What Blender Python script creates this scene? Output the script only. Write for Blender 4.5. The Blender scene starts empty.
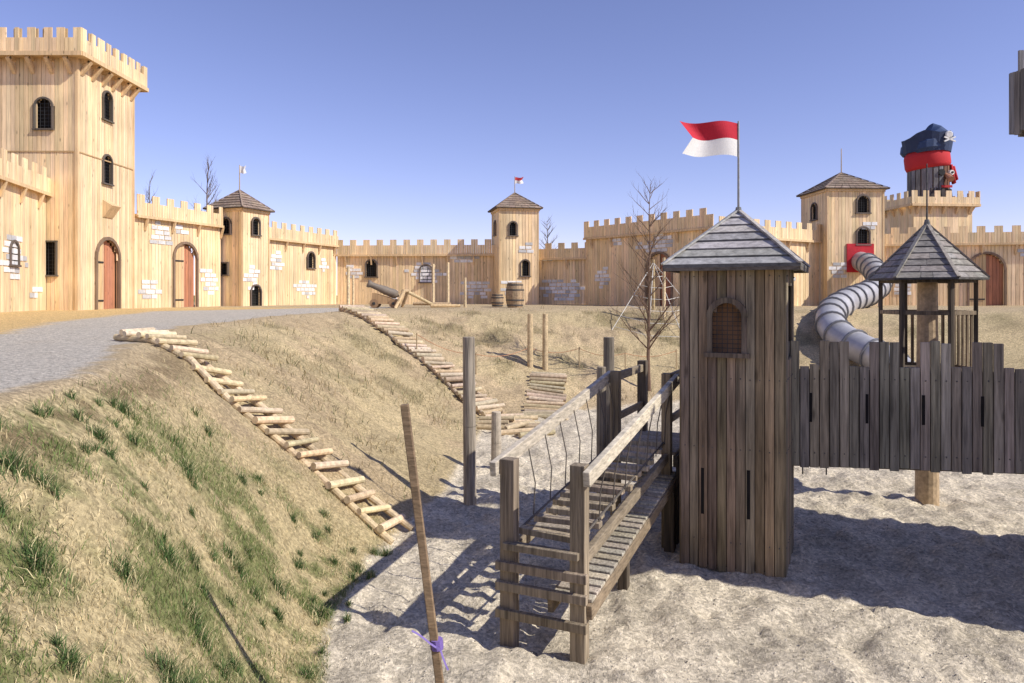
import bpy, math, random
import numpy as np
from mathutils import Vector, Matrix
random.seed(7); rng=np.random.default_rng(7)
scene=bpy.context.scene
# ---------------------------------------------------------------- helpers
TAB=rng.random((256,256))
def vn(x,y,s,seed=0):
    x=np.asarray(x,float)/s+seed*17.3; y=np.asarray(y,float)/s+seed*9.7
    xi=np.floor(x).astype(int); yi=np.floor(y).astype(int); fx=x-xi; fy=y-yi
    fx=fx*fx*(3-2*fx); fy=fy*fy*(3-2*fy)
    a=TAB[xi%256,yi%256]; b=TAB[(xi+1)%256,yi%256]; c=TAB[xi%256,(yi+1)%256]; d=TAB[(xi+1)%256,(yi+1)%256]
    return (a*(1-fx)+b*fx)*(1-fy)+(c*(1-fx)+d*fx)*fy
def fbm(x,y,s,seed=0,o=4):
    r=0;a=1;t=0
    for i in range(o):
        r=r+a*vn(x,y,s/2**i,seed+i*3); t+=a; a*=.5
    return r/t
def sst(x,a,b):
    t=np.clip((x-a)/(b-a),0,1); return t*t*(3-2*t)
def pdist(x,y,P):
    d=np.full(x.shape,1e9); ins=np.zeros(x.shape,bool); n=len(P)
    for i in range(n):
        ax,ay=P[i]; bx,by=P[(i+1)%n]; ex,ey=bx-ax,by-ay
        t=np.clip(((x-ax)*ex+(y-ay)*ey)/(ex*ex+ey*ey),0,1)
        d=np.minimum(d,np.hypot(x-ax-t*ex,y-ay-t*ey))
        c=(ay>y)!=(by>y)
        if abs(ey)>1e-9: ins^= c&(x<ax+(y-ay)/ey*ex)
    return d,ins
TOE=[(-1.2,5),(-1.4,5.7),(-1.62,6.8),(-1.5,8.2),(-1.35,9.4),(-.9,11.2),(-.7,14),(-.4,17.8),(1,18.2),(4,20),(8,21),(14,20),(20,16),(22,3),(10,1.5),(4,2.8),(.5,3.2),(-.6,3.7)]
CREST=[(-3.6,-2),(-3.3,4.5),(-3.75,7),(-4.8,9.4),(-5.7,12),(-6.0,14.8),(-5.7,19),(-5.0,22.6),(-3,26),(4,27.5),(12,27),(24,24),(30,10),(28,-3),(10,-3),(0,-2.8)]
PATH=[(-3.45,1),(-3.45,4.5),(-3.95,7),(-5.1,9.6),(-6.1,12),(-6.3,14.8),(-6.1,19),(-5.4,22.6),(-4.6,30),(-6,31),(-8.8,26),(-10.9,22.5),(-9.8,16),(-8.2,11.7),(-7.6,6),(-9,0),(-5,-4)]
def terrain(x,y):
    x=np.atleast_1d(np.asarray(x,float)); y=np.atleast_1d(np.asarray(y,float))
    dt,it=pdist(x,y,TOE); dc,ic=pdist(x,y,CREST)
    dt=np.where(it,0,dt); dc=np.where(ic,dc,0)
    t=dt/(dt+dc+1e-9); t=np.where(it,0,np.where(ic,t,1))
    hp=2.3+.2*sst(y,5,24)
    s=.45*t+.55*t*t*(3-2*t)
    z=hp*s
    edge=np.minimum(1,4*t)*np.minimum(1,4*(1-t))
    z=z+edge*((fbm(x,y,1.3,3)-.5)*.42+(fbm(x,y,.3,8,3)-.5)*.13)
    near=sst(y,40,12)
    fl=np.clip(1-t*8,0,1)
    z=z+fl*near*((fbm(x,y,.34,5,3)-.5)*.17+(np.abs(fbm(x,y,.2,15,2)-.5))*.16+(fbm(x,y,3.,25,2)-.5)*.12)
    z=z+np.where(t>=1,(fbm(x,y,2.5,12,3)-.5)*.06*sst(y,80,30),0)
    return z,t
def gz(x,y): return float(terrain(x,y)[0][0])
root=scene.collection
class MB:
    def __init__(s): s.v=[];s.f=[];s.c=[]
    def face(s,pts,col):
        b=len(s.v); s.v+= [tuple(p) for p in pts]; s.f.append(tuple(range(b,b+len(pts)))); s.c.append(col)
    def hexa(s,P,col):
        b=len(s.v); s.v+=[tuple(p) for p in P]
        for q in ((0,3,2,1),(4,5,6,7),(0,1,5,4),(1,2,6,5),(2,3,7,6),(3,0,4,7)):
            s.f.append(tuple(b+i for i in q)); s.c.append(col)
    def box(s,o,ax,ay,az,sx,sy,sz,col):
        o=Vector(o);ax=Vector(ax)*sx/2;ay=Vector(ay)*sy/2;az=Vector(az)*sz/2
        s.hexa([o-ax-ay-az,o+ax-ay-az,o+ax+ay-az,o-ax+ay-az,o-ax-ay+az,o+ax-ay+az,o+ax+ay+az,o-ax+ay+az],col)
    def abox(s,x0,x1,y0,y1,z0,z1,col):
        s.box(((x0+x1)/2,(y0+y1)/2,(z0+z1)/2),(1,0,0),(0,1,0),(0,0,1),x1-x0,y1-y0,z1-z0,col)
    def beam(s,p0,p1,w,h,col,up=None):
        p0=Vector(p0);p1=Vector(p1);d=(p1-p0); L=d.length; d.normalize()
        if up is None: up=Vector((0,0,1)) if abs(d.z)<.95 else Vector((0,1,0))
        sd=d.cross(Vector(up)).normalized(); u=sd.cross(d)
        s.box((p0+p1)/2,d,sd,u,L,w,h,col)
    def cyl(s,p0,p1,r0,r1,n,col,cap=True,capcol=None):
        p0=Vector(p0);p1=Vector(p1);d=(p1-p0).normalized()
        a=Vector((0,0,1)) if abs(d.z)<.9 else Vector((1,0,0))
        u=d.cross(a).normalized(); w=d.cross(u); b=len(s.v)
        for p,r in((p0,r0),(p1,r1)):
            for i in range(n):
                t=2*math.pi*i/n; s.v.append(tuple(p+u*r*math.cos(t)+w*r*math.sin(t)))
        for i in range(n):
            j=(i+1)%n; s.f.append((b+i,b+n+i,b+n+j,b+j)); s.c.append(col)
        if cap:
            cc=capcol or col
            s.f.append(tuple(b+i for i in range(n))); s.c.append(cc)
            s.f.append(tuple(b+n+n-1-i for i in range(n))); s.c.append(cc)
    def lathe(s,c,prof,n,col,axis=(0,0,1),colfn=None):
        c=Vector(c); d=Vector(axis).normalized(); a=Vector((0,0,1)) if abs(d.z)<.9 else Vector((1,0,0))
        u=d.cross(a).normalized(); w=d.cross(u); b=len(s.v)
        for h,r in prof:
            for i in range(n):
                t=2*math.pi*i/n; s.v.append(tuple(c+d*h+u*r*math.cos(t)+w*r*math.sin(t)))
        for k in range(len(prof)-1):
            for i in range(n):
                j=(i+1)%n; s.f.append((b+k*n+i,b+(k+1)*n+i,b+(k+1)*n+j,b+k*n+j)); s.c.append(colfn(k,i) if colfn else col)
        s.f.append(tuple(b+i for i in range(n))); s.c.append(col)
        s.f.append(tuple(b+(len(prof)-1)*n+n-1-i for i in range(n))); s.c.append(col)
def empty(name):
    e=bpy.data.objects.new(name,None); root.objects.link(e); return e
def obj(name,mb,mat,parent=None,bevel=0,smooth=False):
    if not mb.f: return None
    me=bpy.data.meshes.new(name); me.from_pydata(mb.v,[],mb.f); me.update()
    ca=me.color_attributes.new('Col','FLOAT_COLOR','CORNER')
    cols=[]
    for f,c in zip(mb.f,mb.c): cols+= [c[0],c[1],c[2],1.]*len(f)
    ca.data.foreach_set('color',cols)
    me.materials.append(mat)
    if smooth: me.polygons.foreach_set('use_smooth',[True]*len(me.polygons))
    o=bpy.data.objects.new(name,me); root.objects.link(o)
    if parent: o.parent=parent
    if bevel:
        m=o.modifiers.new('bevel','BEVEL'); m.width=bevel; m.segments=2; m.limit_method='ANGLE'
    return o
def jit(c,a=.12,h=.04):
    k=1+random.uniform(-a,a); return (c[0]*k*(1+random.uniform(-h,h)),c[1]*k,c[2]*k*(1+random.uniform(-h*1.5,h*1.5)))
# ---------------------------------------------------------------- materials
def mk(name,rough=.75,grain=(26,26,1.8),g=.4,bump=.25,knots=0,metal=0,big=.2,spec=.3,det=4):
    m=bpy.data.materials.new(name); m.use_nodes=True; nt=m.node_tree; N=nt.nodes; L=nt.links
    b=N['Principled BSDF']; b.inputs['Roughness'].default_value=rough; b.inputs['Metallic'].default_value=metal
    b.inputs['Specular IOR Level'].default_value=spec
    at=N.new('ShaderNodeAttribute'); at.attribute_name='Col'
    tc=N.new('ShaderNodeTexCoord'); mp=N.new('ShaderNodeMapping'); mp.inputs['Scale'].default_value=grain
    L.new(tc.outputs['Object'],mp.inputs['Vector'])
    n1=N.new('ShaderNodeTexNoise'); n1.inputs['Scale'].default_value=1; n1.inputs['Detail'].default_value=det; n1.inputs['Roughness'].default_value=.65
    L.new(mp.outputs[0],n1.inputs['Vector'])
    r1=N.new('ShaderNodeMapRange'); r1.inputs[1].default_value=.3; r1.inputs[2].default_value=.7; r1.inputs[3].default_value=1-g; r1.inputs[4].default_value=1+g*.7
    L.new(n1.outputs['Fac'],r1.inputs[0])
    n2=N.new('ShaderNodeTexNoise'); n2.inputs['Scale'].default_value=.9; n2.inputs['Detail'].default_value=2
    L.new(tc.outputs['Object'],n2.inputs['Vector'])
    r2=N.new('ShaderNodeMapRange'); r2.inputs[1].default_value=.3; r2.inputs[2].default_value=.7; r2.inputs[3].default_value=1-big; r2.inputs[4].default_value=1+big*.7
    L.new(n2.outputs['Fac'],r2.inputs[0])
    mu=N.new('ShaderNodeMath'); mu.operation='MULTIPLY'; L.new(r1.outputs[0],mu.inputs[0]); L.new(r2.outputs[0],mu.inputs[1])
    last=mu
    if knots:
        mp2=N.new('ShaderNodeMapping'); mp2.inputs['Scale'].default_value=(5,5,1.6); L.new(tc.outputs['Object'],mp2.inputs['Vector'])
        vo=N.new('ShaderNodeTexVoronoi'); vo.inputs['Scale'].default_value=1; L.new(mp2.outputs[0],vo.inputs['Vector'])
        rk=N.new('ShaderNodeMapRange'); rk.inputs[1].default_value=.05; rk.inputs[2].default_value=.14; rk.inputs[3].default_value=1-knots; rk.inputs[4].default_value=1
        L.new(vo.outputs['Distance'],rk.inputs[0])
        m2=N.new('ShaderNodeMath'); m2.operation='MULTIPLY'; L.new(mu.outputs[0],m2.inputs[0]); L.new(rk.outputs[0],m2.inputs[1]); last=m2
    vm=N.new('ShaderNodeVectorMath'); vm.operation='SCALE'; L.new(at.outputs['Color'],vm.inputs[0]); L.new(last.outputs[0],vm.inputs['Scale'])
    L.new(vm.outputs[0],b.inputs['Base Color'])
    if bump:
        bp=N.new('ShaderNodeBump'); bp.inputs['Strength'].default_value=bump; bp.inputs['Distance'].default_value=.02
        L.new(n1.outputs['Fac'],bp.inputs['Height']); L.new(bp.outputs[0],b.inputs['Normal'])
    return m
M_new=mk('fresh_larch_boards',.7,(20,20,1.1),.26,0,knots=.55,big=.14)
M_old=mk('weathered_boards',.8,(34,34,1.6),.6,.45,knots=.5,big=.32)
M_oldh=mk('weathered_rails',.85,(9,9,40),.45,.4,big=.2)
M_log=mk('debarked_logs',.75,(14,14,14),.35,.25,big=.2)
M_roof=mk('roof_shingles',.85,(12,12,30),.45,.3,big=.2)
M_stone=mk('painted_stones',.85,(9,9,9),.15,0,big=.1,det=2)
M_dark=mk('dark_interior',.9,(5,5,5),.3,0,det=1)
M_metal=mk('brushed_steel',.5,(3,3,3),.15,0,metal=.35,big=.15,spec=.4,det=2)
M_iron=mk('iron',.55,(20,20,20),.2,0,metal=.4,det=2)
M_cloth=mk('flag_cloth',.8,(60,60,60),.08,0,big=.05,det=2)
M_rope=mk('rope',.9,(90,90,90),.3,0,det=1)
M_bark=mk('twig_bark',.9,(30,30,8),.3,0,det=2)
M_paint=mk('painted_figure',.6,(6,6,6),.15,0,big=.15,det=2)
m=bpy.data.materials.new('ground_soil'); m.use_nodes=True; nt=m.node_tree; N=nt.nodes; L=nt.links; b=N['Principled BSDF']
b.inputs['Roughness'].default_value=.95; b.inputs['Specular IOR Level'].default_value=.1
at=N.new('ShaderNodeAttribute'); at.attribute_name='Col'; tc=N.new('ShaderNodeTexCoord')
def noi(s,d=5,r=.6):
    n=N.new('ShaderNodeTexNoise'); n.inputs['Scale'].default_value=s; n.inputs['Detail'].default_value=d; n.inputs['Roughness'].default_value=r; L.new(tc.outputs['Object'],n.inputs['Vector']); return n
def mr(o,a,c,lo,hi):
    r=N.new('ShaderNodeMapRange'); r.inputs[1].default_value=a; r.inputs[2].default_value=c; r.inputs[3].default_value=lo; r.inputs[4].default_value=hi; L.new(o,r.inputs[0]); return r.outputs[0]
def mul(a,c):
    q=N.new('ShaderNodeMath'); q.operation='MULTIPLY'; L.new(a,q.inputs[0]); L.new(c,q.inputs[1]); return q.outputs[0]
na=noi(22,4,.85)
vo=N.new('ShaderNodeTexVoronoi'); vo.inputs['Scale'].default_value=34; L.new(tc.outputs['Object'],vo.inputs['Vector'])
sx=N.new('ShaderNodeSeparateColor'); L.new(vo.outputs['Color'],sx.inputs[0])
k=mul(mr(na.outputs['Fac'],.3,.7,.58,1.32),mr(sx.outputs[0],0,1,.72,1.25))
vm=N.new('ShaderNodeVectorMath'); vm.operation='SCALE'; L.new(at.outputs['Color'],vm.inputs[0]); L.new(k,vm.inputs['Scale']); L.new(vm.outputs[0],b.inputs['Base Color'])
bp=N.new('ShaderNodeBump'); bp.inputs['Strength'].default_value=.9; bp.inputs['Distance'].default_value=.035; L.new(na.outputs['Fac'],bp.inputs['Height'])
L.new(bp.outputs[0],b.inputs['Normal'])
M_ground=m
# ---------------------------------------------------------------- terrain
xs=np.concatenate([[-700,-300,-150,-80,-50,-35,-26,-20,-17],np.arange(-15,-7,.3),np.arange(-7,7.6,.055),np.arange(7.7,14,.22),np.arange(14,31,.8),[33,38,50,80,150,300,700]])
ys=np.concatenate([[-700,-200,-60,-20,-9,-6],np.arange(-4,2,.3),np.arange(2,13,.055),np.arange(13,20,.12),np.arange(20,30,.2),np.arange(30,44,.9),[47,52,60,80,120,200,400,900]])
X,Y=np.meshgrid(xs,ys); x=X.ravel(); y=Y.ravel(); z,t=terrain(x,y)
nx,ny=len(xs),len(ys)
idx=np.arange(nx*ny).reshape(ny,nx)
F=np.stack([idx[:-1,:-1],idx[:-1,1:],idx[1:,1:],idx[1:,:-1]],-1).reshape(-1,4)
def C(*c): return np.array(c)[None,:]
def mixc(a,b_,w): return a*(1-w[:,None])+b_*w[:,None]
sand=C(.70,.61,.465); col=np.repeat(sand,len(x),0)
dirt=C(.50,.39,.24); matc=C(.51,.39,.235); straw=C(.50,.405,.225); green=C(.14,.165,.055); chips=C(.66,.47,.22); grey=C(.53,.485,.41)
n1=fbm(x,y,1.6,31,4); n2=fbm(x,y,.35,41,3); n3=fbm(x,y,.12,45,2)
plate=mixc(np.repeat(dirt,len(x),0),chips,sst(x,-5.5,-8)*sst(y,31,28))
plate=mixc(plate,C(.25,.25,.1),sst(y,42,60))
dp,ip=pdist(x,y,PATH); sd=np.where(ip,dp,-dp)+(n2-.5)*.5
plate=mixc(plate,grey,sst(sd,-.12,.15))
bankc=mixc(np.repeat(matc,len(x),0)*(.74+.52*n2)[:,None],straw,sst(n1+.3*n2,.55,.75)*.6)
# matting rolls: slightly different tone per strip, darker overlap seams
strip=(x*.35+y*.9)/1.6; sf=strip-np.floor(strip); tone=TAB[(np.floor(strip).astype(int))%256,3]
bankc=bankc*(.90+.18*tone)[:,None]*(1-.22*((sf<.05)&(y>9)))[:,None]
bankc=mixc(bankc,np.repeat(C(.20,.17,.085),len(x),0),sst(fbm(x,y,1.1,91,3),.60,.72)*.55*sst(y,12,18)*(t>.3))
gw=np.where((x<0)&(y<11),sst(y+(n1-.5)*4+(t-.5)*2.5,9,6.8),0)
grassc=mixc(np.repeat(straw,len(x),0),green,sst(n2*.5+n1*.5+(n3-.5)*.4,.42,.60)*.85)
bankc=mixc(bankc,grassc,gw*.95)
bankc=mixc(bankc,np.repeat(C(.24,.175,.10),len(x),0),sst(t,.72,.88)*sst(t,1.05,.98)*sst(n2+.4*(n3-.5),.38,.58)*.85*sst(y,13,9))
col=mixc(col,bankc,sst(t+(n2-.5)*.05,.01,.05)); col=mixc(col,plate,sst(t+(n2-.5)*.08,.9,1.0)*(t>.85))
col=col*(1-.2*(t<=.01)*sst(fbm(x,y,.4,77,3),.5,.62))[:,None]
me=bpy.data.meshes.new('ground'); me.from_pydata(np.stack([x,y,z],1).tolist(),[],F.tolist()); me.update()
ca=me.color_attributes.new('Col','FLOAT_COLOR','POINT'); ca.data.foreach_set('color',np.concatenate([col,np.ones((len(x),1))],1).ravel())
me.materials.append(M_ground); me.polygons.foreach_set('use_smooth',[True]*len(me.polygons))
g=bpy.data.objects.new('ground',me); root.objects.link(g)
# loose pebbles on the sand
n=5200; px=rng.uniform(-1.8,6.5,n); py=4.6+rng.random(n)**1.2*8; pz,pt_=terrain(px,py); ok=pt_<.06; px=px[ok];py=py[ok];pz=pz[ok]; n=len(px)
r_=rng.uniform(.004,.013,n); oct_=np.array([(1,0,0),(0,1,0),(-1,0,0),(0,-1,0),(0,0,.7),(0,0,-.7)])
a=rng.random(n)*6.28; V=np.empty((n,6,3))
for i,(ox,oy,oz) in enumerate(oct_):
    V[:,i,0]=px+r_*(ox*np.cos(a)-oy*np.sin(a)*.7); V[:,i,1]=py+r_*(ox*np.sin(a)+oy*np.cos(a)*.7); V[:,i,2]=pz+r_*(oz+.3)
f=[]
for q in range(n):
    for (i,j,k_) in((0,1,4),(1,2,4),(2,3,4),(3,0,4),(1,0,5),(2,1,5),(3,2,5),(0,3,5)): f.append((q*6+i,q*6+j,q*6+k_))
me=bpy.data.meshes.new('gravel'); me.from_pydata(V.reshape(-1,3).tolist(),[],f)
ca=me.color_attributes.new('Col','FLOAT_COLOR','POINT'); cc=C(.55,.5,.42)*rng.uniform(.4,1.35,n)[:,None]
ca.data.foreach_set('color',np.repeat(np.concatenate([cc,np.ones((n,1))],1),6,0).ravel())
me.materials.append(M_stone); root.objects.link(bpy.data.objects.new('gravel',me))
# ---------------------------------------------------------------- grass
def blades(name,px,py,hgt,wid,cols,lean,mat):
    n=len(px); pz,_=terrain(px,py)
    a=rng.random(n)*6.283; la=rng.random(n)*6.283; ln=lean*(.4+rng.random(n))
    dx=np.cos(a)*wid/2; dy=np.sin(a)*wid/2
    lx=np.cos(la)*ln*hgt; ly=np.sin(la)*ln*hgt
    h=hgt*np.sqrt(np.clip(1-(ln*.75)**2,.08,1))
    V=np.empty((n,5,3))
    V[:,0]=np.stack([px-dx,py-dy,pz-.01],1); V[:,1]=np.stack([px+dx,py+dy,pz-.01],1)
    V[:,2]=np.stack([px+dx*.7+lx*.35,py+dy*.7+ly*.35,pz+h*.6],1); V[:,3]=np.stack([px-dx*.7+lx*.35,py-dy*.7+ly*.35,pz+h*.6],1)
    V[:,4]=np.stack([px+lx,py+ly,pz+h],1)
    base=np.arange(n)*5
    me=bpy.data.meshes.new(name)
    f=[]
    for q in base.tolist(): f.append((q,q+1,q+2,q+3)); f.append((q+3,q+2,q+4))
    me.from_pydata(V.reshape(-1,3).tolist(),[],f)
    ca=me.color_attributes.new('Col','FLOAT_COLOR','POINT')
    cc=np.repeat(np.concatenate([cols,np.ones((n,1))],1),5,0); ca.data.foreach_set('color',cc.ravel())
    me.materials.append(mat); o=bpy.data.objects.new(name,me); root.objects.link(o); return o
m=bpy.data.materials.new('grass_blades'); m.use_nodes=True; b=m.node_tree.nodes['Principled BSDF']; at=m.node_tree.nodes.new('ShaderNodeAttribute'); at.attribute_name='Col'
m.node_tree.links.new(at.outputs['Color'],b.inputs['Base Color']); b.inputs['Roughness'].default_value=.7; b.inputs['Specular IOR Level'].default_value=.2
M_grass=m
NG=260000
px=rng.uniform(-6,-.8,NG); py=2.2+rng.random(NG)**1.3*10
zz,tt=terrain(px,py); nn=fbm(px,py,1.6,31,4); n2=fbm(px,py,.35,41,3)
dens=np.where((tt>.01)&(tt<.97),np.clip(sst(py+(nn-.5)*4+(tt-.5)*2.5,10,6.5),.10,1)*(.25+.95*sst(n2,.3,.6)),0)*np.clip(1.25-py*.05,.4,1)
dens=np.where(tt>.82,dens*.35,dens)
keep=rng.random(len(px))<dens*.62; px=px[keep]; py=py[keep]; nn=nn[keep]; n2=n2[keep]; 
isg=rng.random(len(px))<np.clip(sst(n2*.5+nn*.5,.40,.60)*.85,.05,1)*sst(py,10,6)
br=rng.uniform(.55,1.3,len(px))[:,None]
cc=np.where(isg[:,None],C(.15,.20,.06),C(.60,.49,.28))*br
blades('grass',px,py,rng.uniform(.02,.07,len(px))*np.where(isg,1.4,1),rng.uniform(.003,.007,len(px)),cc,.95,M_grass)
tx=[];ty=[];th=[];tcol=[]
cent=[(-2.2,5.95,1),(-2.0,6.35,.9),(-1.75,6.75,.9),(-2.3,4.95,.9),(-2.9,4.3,1.2),(-1.55,4.85,1.3),(-1.85,4.75,.8),(-2.05,4.8,.8),(-2.75,6.3,.8),(-1.65,7.9,.8),(-1.45,8.5,.9),(-2.3,4.4,.8),(-3.0,5.4,.8),(-1.55,5.6,.6),(-1.7,9.0,.7),(-1.9,4.1,.9),(-2.5,3.9,1.),(-3.2,6.1,.7),(-2.7,7.4,.6),(-2.1,7.3,.6)]
for _ in range(75):
    cent.append((random.uniform(-3.4,-1.45),random.uniform(3.2,8.5),random.uniform(.2,.6)))
for cx,cy,s in cent:
    n=int(260*s); r=np.abs(rng.normal(0,.055*s,n)); a=rng.random(n)*6.283
    tx.append(cx+r*np.cos(a)); ty.append(cy+r*np.sin(a)*1.0); th.append(rng.uniform(.06,.16,n)*(.5+.5*s))
    dead=(rng.random(n)<.2)[:,None]
    tcol.append(np.where(dead,C(.5,.43,.24),C(.075,.125,.04))*rng.uniform(.6,1.6,n)[:,None])
tx=np.concatenate(tx);ty=np.concatenate(ty);th=np.concatenate(th);tcol=np.concatenate(tcol)
blades('grass_tussocks',tx,ty,th,rng.uniform(.003,.0065,len(tx)),tcol,.8,M_grass)
# straggly dead weeds on the far bank
n=26000; px=rng.uniform(-6,9,n); py=rng.uniform(10,28,n); zz,tt=terrain(px,py); q=fbm(px,py,1.1,91,3)
kp=(tt>.08)&(tt<1)&(rng.random(n)<sst(q,.5,.68)+.06); px=px[kp];py=py[kp]
blades('dry_weeds',px,py,rng.uniform(.05,.2,len(px)),rng.uniform(.008,.016,len(px)),np.where((rng.random(len(px))<.3)[:,None],C(.16,.17,.07),C(.46,.36,.2))*rng.uniform(.5,1.2,len(px))[:,None],.8,M_grass)
# ---------------------------------------------------------------- plank building helpers
def zcuts(u,hw,z0,z1,holes):
    segs=[(z0,z1)]
    for h in holes:
        du=abs(u-h[0]); r=h[1]
        if du>=r: continue
        zb=h[2]; zt=h[3]+(math.sqrt(max(0,r*r-du*du)) if h[4] else 0)
        ns=[]
        for a,c in segs:
            if zt<=a or zb>=c: ns.append((a,c)); continue
            if zb>a: ns.append((a,zb))
            if zt<c: ns.append((zt,c))
        segs=ns
    return segs
def run(mb,p0,p1,z0,z1,pw,th,off,col,holes=(),top=None,gap=.008,rag=0,ja=.12,shift=0,hj=.04,dj=.004):
    p0=Vector(p0);p1=Vector(p1);d=p1-p0;Ln=d.length;d.normalize();n=Vector((d.y,-d.x))
    N_=max(1,round(Ln/pw)); w=Ln/N_
    us=[(i*w,(i+1)*w) for i in range(N_)] if not shift else [(max(0,(i-.5)*w),min(Ln,(i+.5)*w)) for i in range(N_+1)]
    for a,c in us:
        u=(a+c)/2; zt=top(u) if top else z1
        if zt is None or zt<=z0: continue
        cc=jit(col,ja,hj); o=off+random.uniform(-dj,dj)
        for s0,s1 in zcuts(u,w/2,z0-(random.uniform(0,rag) if rag else 0),zt+(random.uniform(-rag,rag)*.4 if rag else 0),holes):
            if s1-s0<.01: continue
            p=p0+d*u+n*o
            mb.box((p.x,p.y,(s0+s1)/2),(d.x,d.y,0),(n.x,n.y,0),(0,0,1),c-a-gap,th,s1-s0,cc)
def uv(p0,p1,u,off,z):
    p0=Vector(p0);p1=Vector(p1);d=(p1-p0).normalized();n=Vector((d.y,-d.x)); p=p0+d*u+n*off; return Vector((p.x,p.y,z))
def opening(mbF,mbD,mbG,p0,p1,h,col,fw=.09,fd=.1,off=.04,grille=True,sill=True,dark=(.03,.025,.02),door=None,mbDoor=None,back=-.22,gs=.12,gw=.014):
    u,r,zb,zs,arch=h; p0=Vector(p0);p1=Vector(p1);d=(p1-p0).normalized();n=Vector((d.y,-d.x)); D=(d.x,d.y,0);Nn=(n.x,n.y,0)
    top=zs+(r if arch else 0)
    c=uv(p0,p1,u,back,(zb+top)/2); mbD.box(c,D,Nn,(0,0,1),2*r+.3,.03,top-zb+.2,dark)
    for s in(-1,1):
        c=uv(p0,p1,u+s*(r+fw/2-.01),off,(zb+zs)/2); mbF.box(c,D,Nn,(0,0,1),fw,fd,zs-zb,jit(col,.08))
    if arch:
        K=10
        for i in range(K):
            a0=math.pi*i/K;a1=math.pi*(i+1)/K; ri=r-.01; ro=r+fw
            P=[]
            for o in(off-fd/2,off+fd/2):
                for (rr,aa) in((ri,a0),(ro,a0),(ro,a1),(ri,a1)):
                    P.append(uv(p0,p1,u+rr*math.cos(aa),o,zs+rr*math.sin(aa)))
            mbF.hexa(P,jit(col,.05))
    else:
        mbF.box(uv(p0,p1,u,off,zs+fw/2),D,Nn,(0,0,1),2*r+2*fw,fd,fw,jit(col,.08))
    if sill: mbF.box(uv(p0,p1,u,off+.01,zb-fw/2),D,Nn,(0,0,1),2*r+2*fw+.04,fd+.03,fw,jit(col,.08))
    if grille:
        K=max(2,int(2*r/gs))
        for i in range(1,K):
            uu=-r+2*r*i/K; zt=zs+(math.sqrt(max(0,r*r-uu*uu)) if arch else 0)
            mbG.box(uv(p0,p1,u+uu,-.01,(zb+zt)/2),D,Nn,(0,0,1),gw,gw,zt-zb,(.05,.05,.05))
        zz=zb+gs
        while zz<top-.03:
            rr=r if zz<zs or not arch else math.sqrt(max(0,r*r-(zz-zs)**2))
            mbG.box(uv(p0,p1,u,-.01-gw,zz),D,Nn,(0,0,1),2*rr,gw,gw,(.05,.05,.05)); zz+=gs
    if door is not None:
        K=max(2,int(r/.13))
        for (lo,hi,dc,do) in((-1,-1+2*door,(.66,.46,.25),-.05),(-1+2*door,1,(.46,.20,.11),-.12)):
            for i in range(K):
                a=r*(lo+(hi-lo)*i/K); b_=r*(lo+(hi-lo)*(i+1)/K); um=(a+b_)/2; zt=zs+math.sqrt(max(0,r*r-um*um))-.03
                mbDoor.box(uv(p0,p1,u+um,do,(zb+zt)/2),D,Nn,(0,0,1),b_-a-.012,.04,zt-zb,jit(dc,.14))
        for zz in(zb+.5,zs-.1):
            mbG.box(uv(p0,p1,u-r*(1-door),-.02,zz),D,Nn,(0,0,1),2*r*door*.85,.02,.06,(.05,.05,.05))
def stones(mb,p0,p1,u0,z0,ru,rz,off=.03,seed=0):
    r=random.Random(seed); p0=Vector(p0);p1=Vector(p1);d=(p1-p0).normalized();n=Vector((d.y,-d.x))
    h=.19; k=0; zz=z0-rz
    while zz<z0+rz:
        uu=u0-ru-r.random()*.3
        while uu<u0+ru:
            w=r.uniform(.24,.46)
            e=((uu+w/2-u0)/ru)**2+((zz-z0)/rz)**2
            if e<r.uniform(.35,1.3):
                g_=r.choice([.86,.8,.74,.62,.5]); c=uv(p0,p1,uu+w/2,off+r.uniform(0,.006),zz)
                mb.box(c,(d.x,d.y,0),(n.x,n.y,0),(0,0,1),w-.035,.02,h-.03+r.uniform(-.02,0),(g_,g_*.99,g_*.97))
            uu+=w
        zz+=h;k+=1
def pyramid(mb,cx,cy,rot,R,n,z0,z1,C_,col,bw=.3,ja=.15,lift=.03):
    ang=[rot+math.pi/n+2*math.pi*k/n for k in range(n)]
    def pt(k,f,l=0): 
        r=R*(1-f)+.0; return Vector((cx+r*math.cos(ang[k%n]),cy+r*math.sin(ang[k%n]),z0+(z1-z0)*f+l))
    for k in range(n):
        mb.face([pt(k,0,-.005),pt(k+1,0,-.005),Vector((cx,cy,z1))],col)
        for j in range(C_):
            f0=j/C_; f1=min(1,(j+1)/C_+.02)
            A0=pt(k,f0,lift);B0=pt(k+1,f0,lift);A1=pt(k,f1,.004);B1=pt(k+1,f1,.004);A2=pt(k,f0,-.004);B2=pt(k+1,f0,-.004)
            m_=max(1,int((A0-B0).length/bw))
            cuts=[0]+sorted((i+random.uniform(-.25,.25))/m_ for i in range(1,m_))+[1]
            for i in range(m_):
                a=cuts[i]+.004;b_=cuts[i+1]-.004; cc=jit(col,ja); lf=Vector((0,0,random.uniform(0,lift*.4)))
                P0=A0.lerp(B0,a)+lf;P1=A0.lerp(B0,b_)+lf;P2=A1.lerp(B1,b_);P3=A1.lerp(B1,a)
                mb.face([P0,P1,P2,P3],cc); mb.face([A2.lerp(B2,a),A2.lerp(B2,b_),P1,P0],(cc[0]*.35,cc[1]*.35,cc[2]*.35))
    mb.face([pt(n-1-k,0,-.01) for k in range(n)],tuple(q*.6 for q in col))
    for k in range(n):
        mb.beam(pt(k,0,lift+.012),pt(k,.985,lift+.0),.05*max(1,R/1.2),.02,jit(col,.1))
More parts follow.
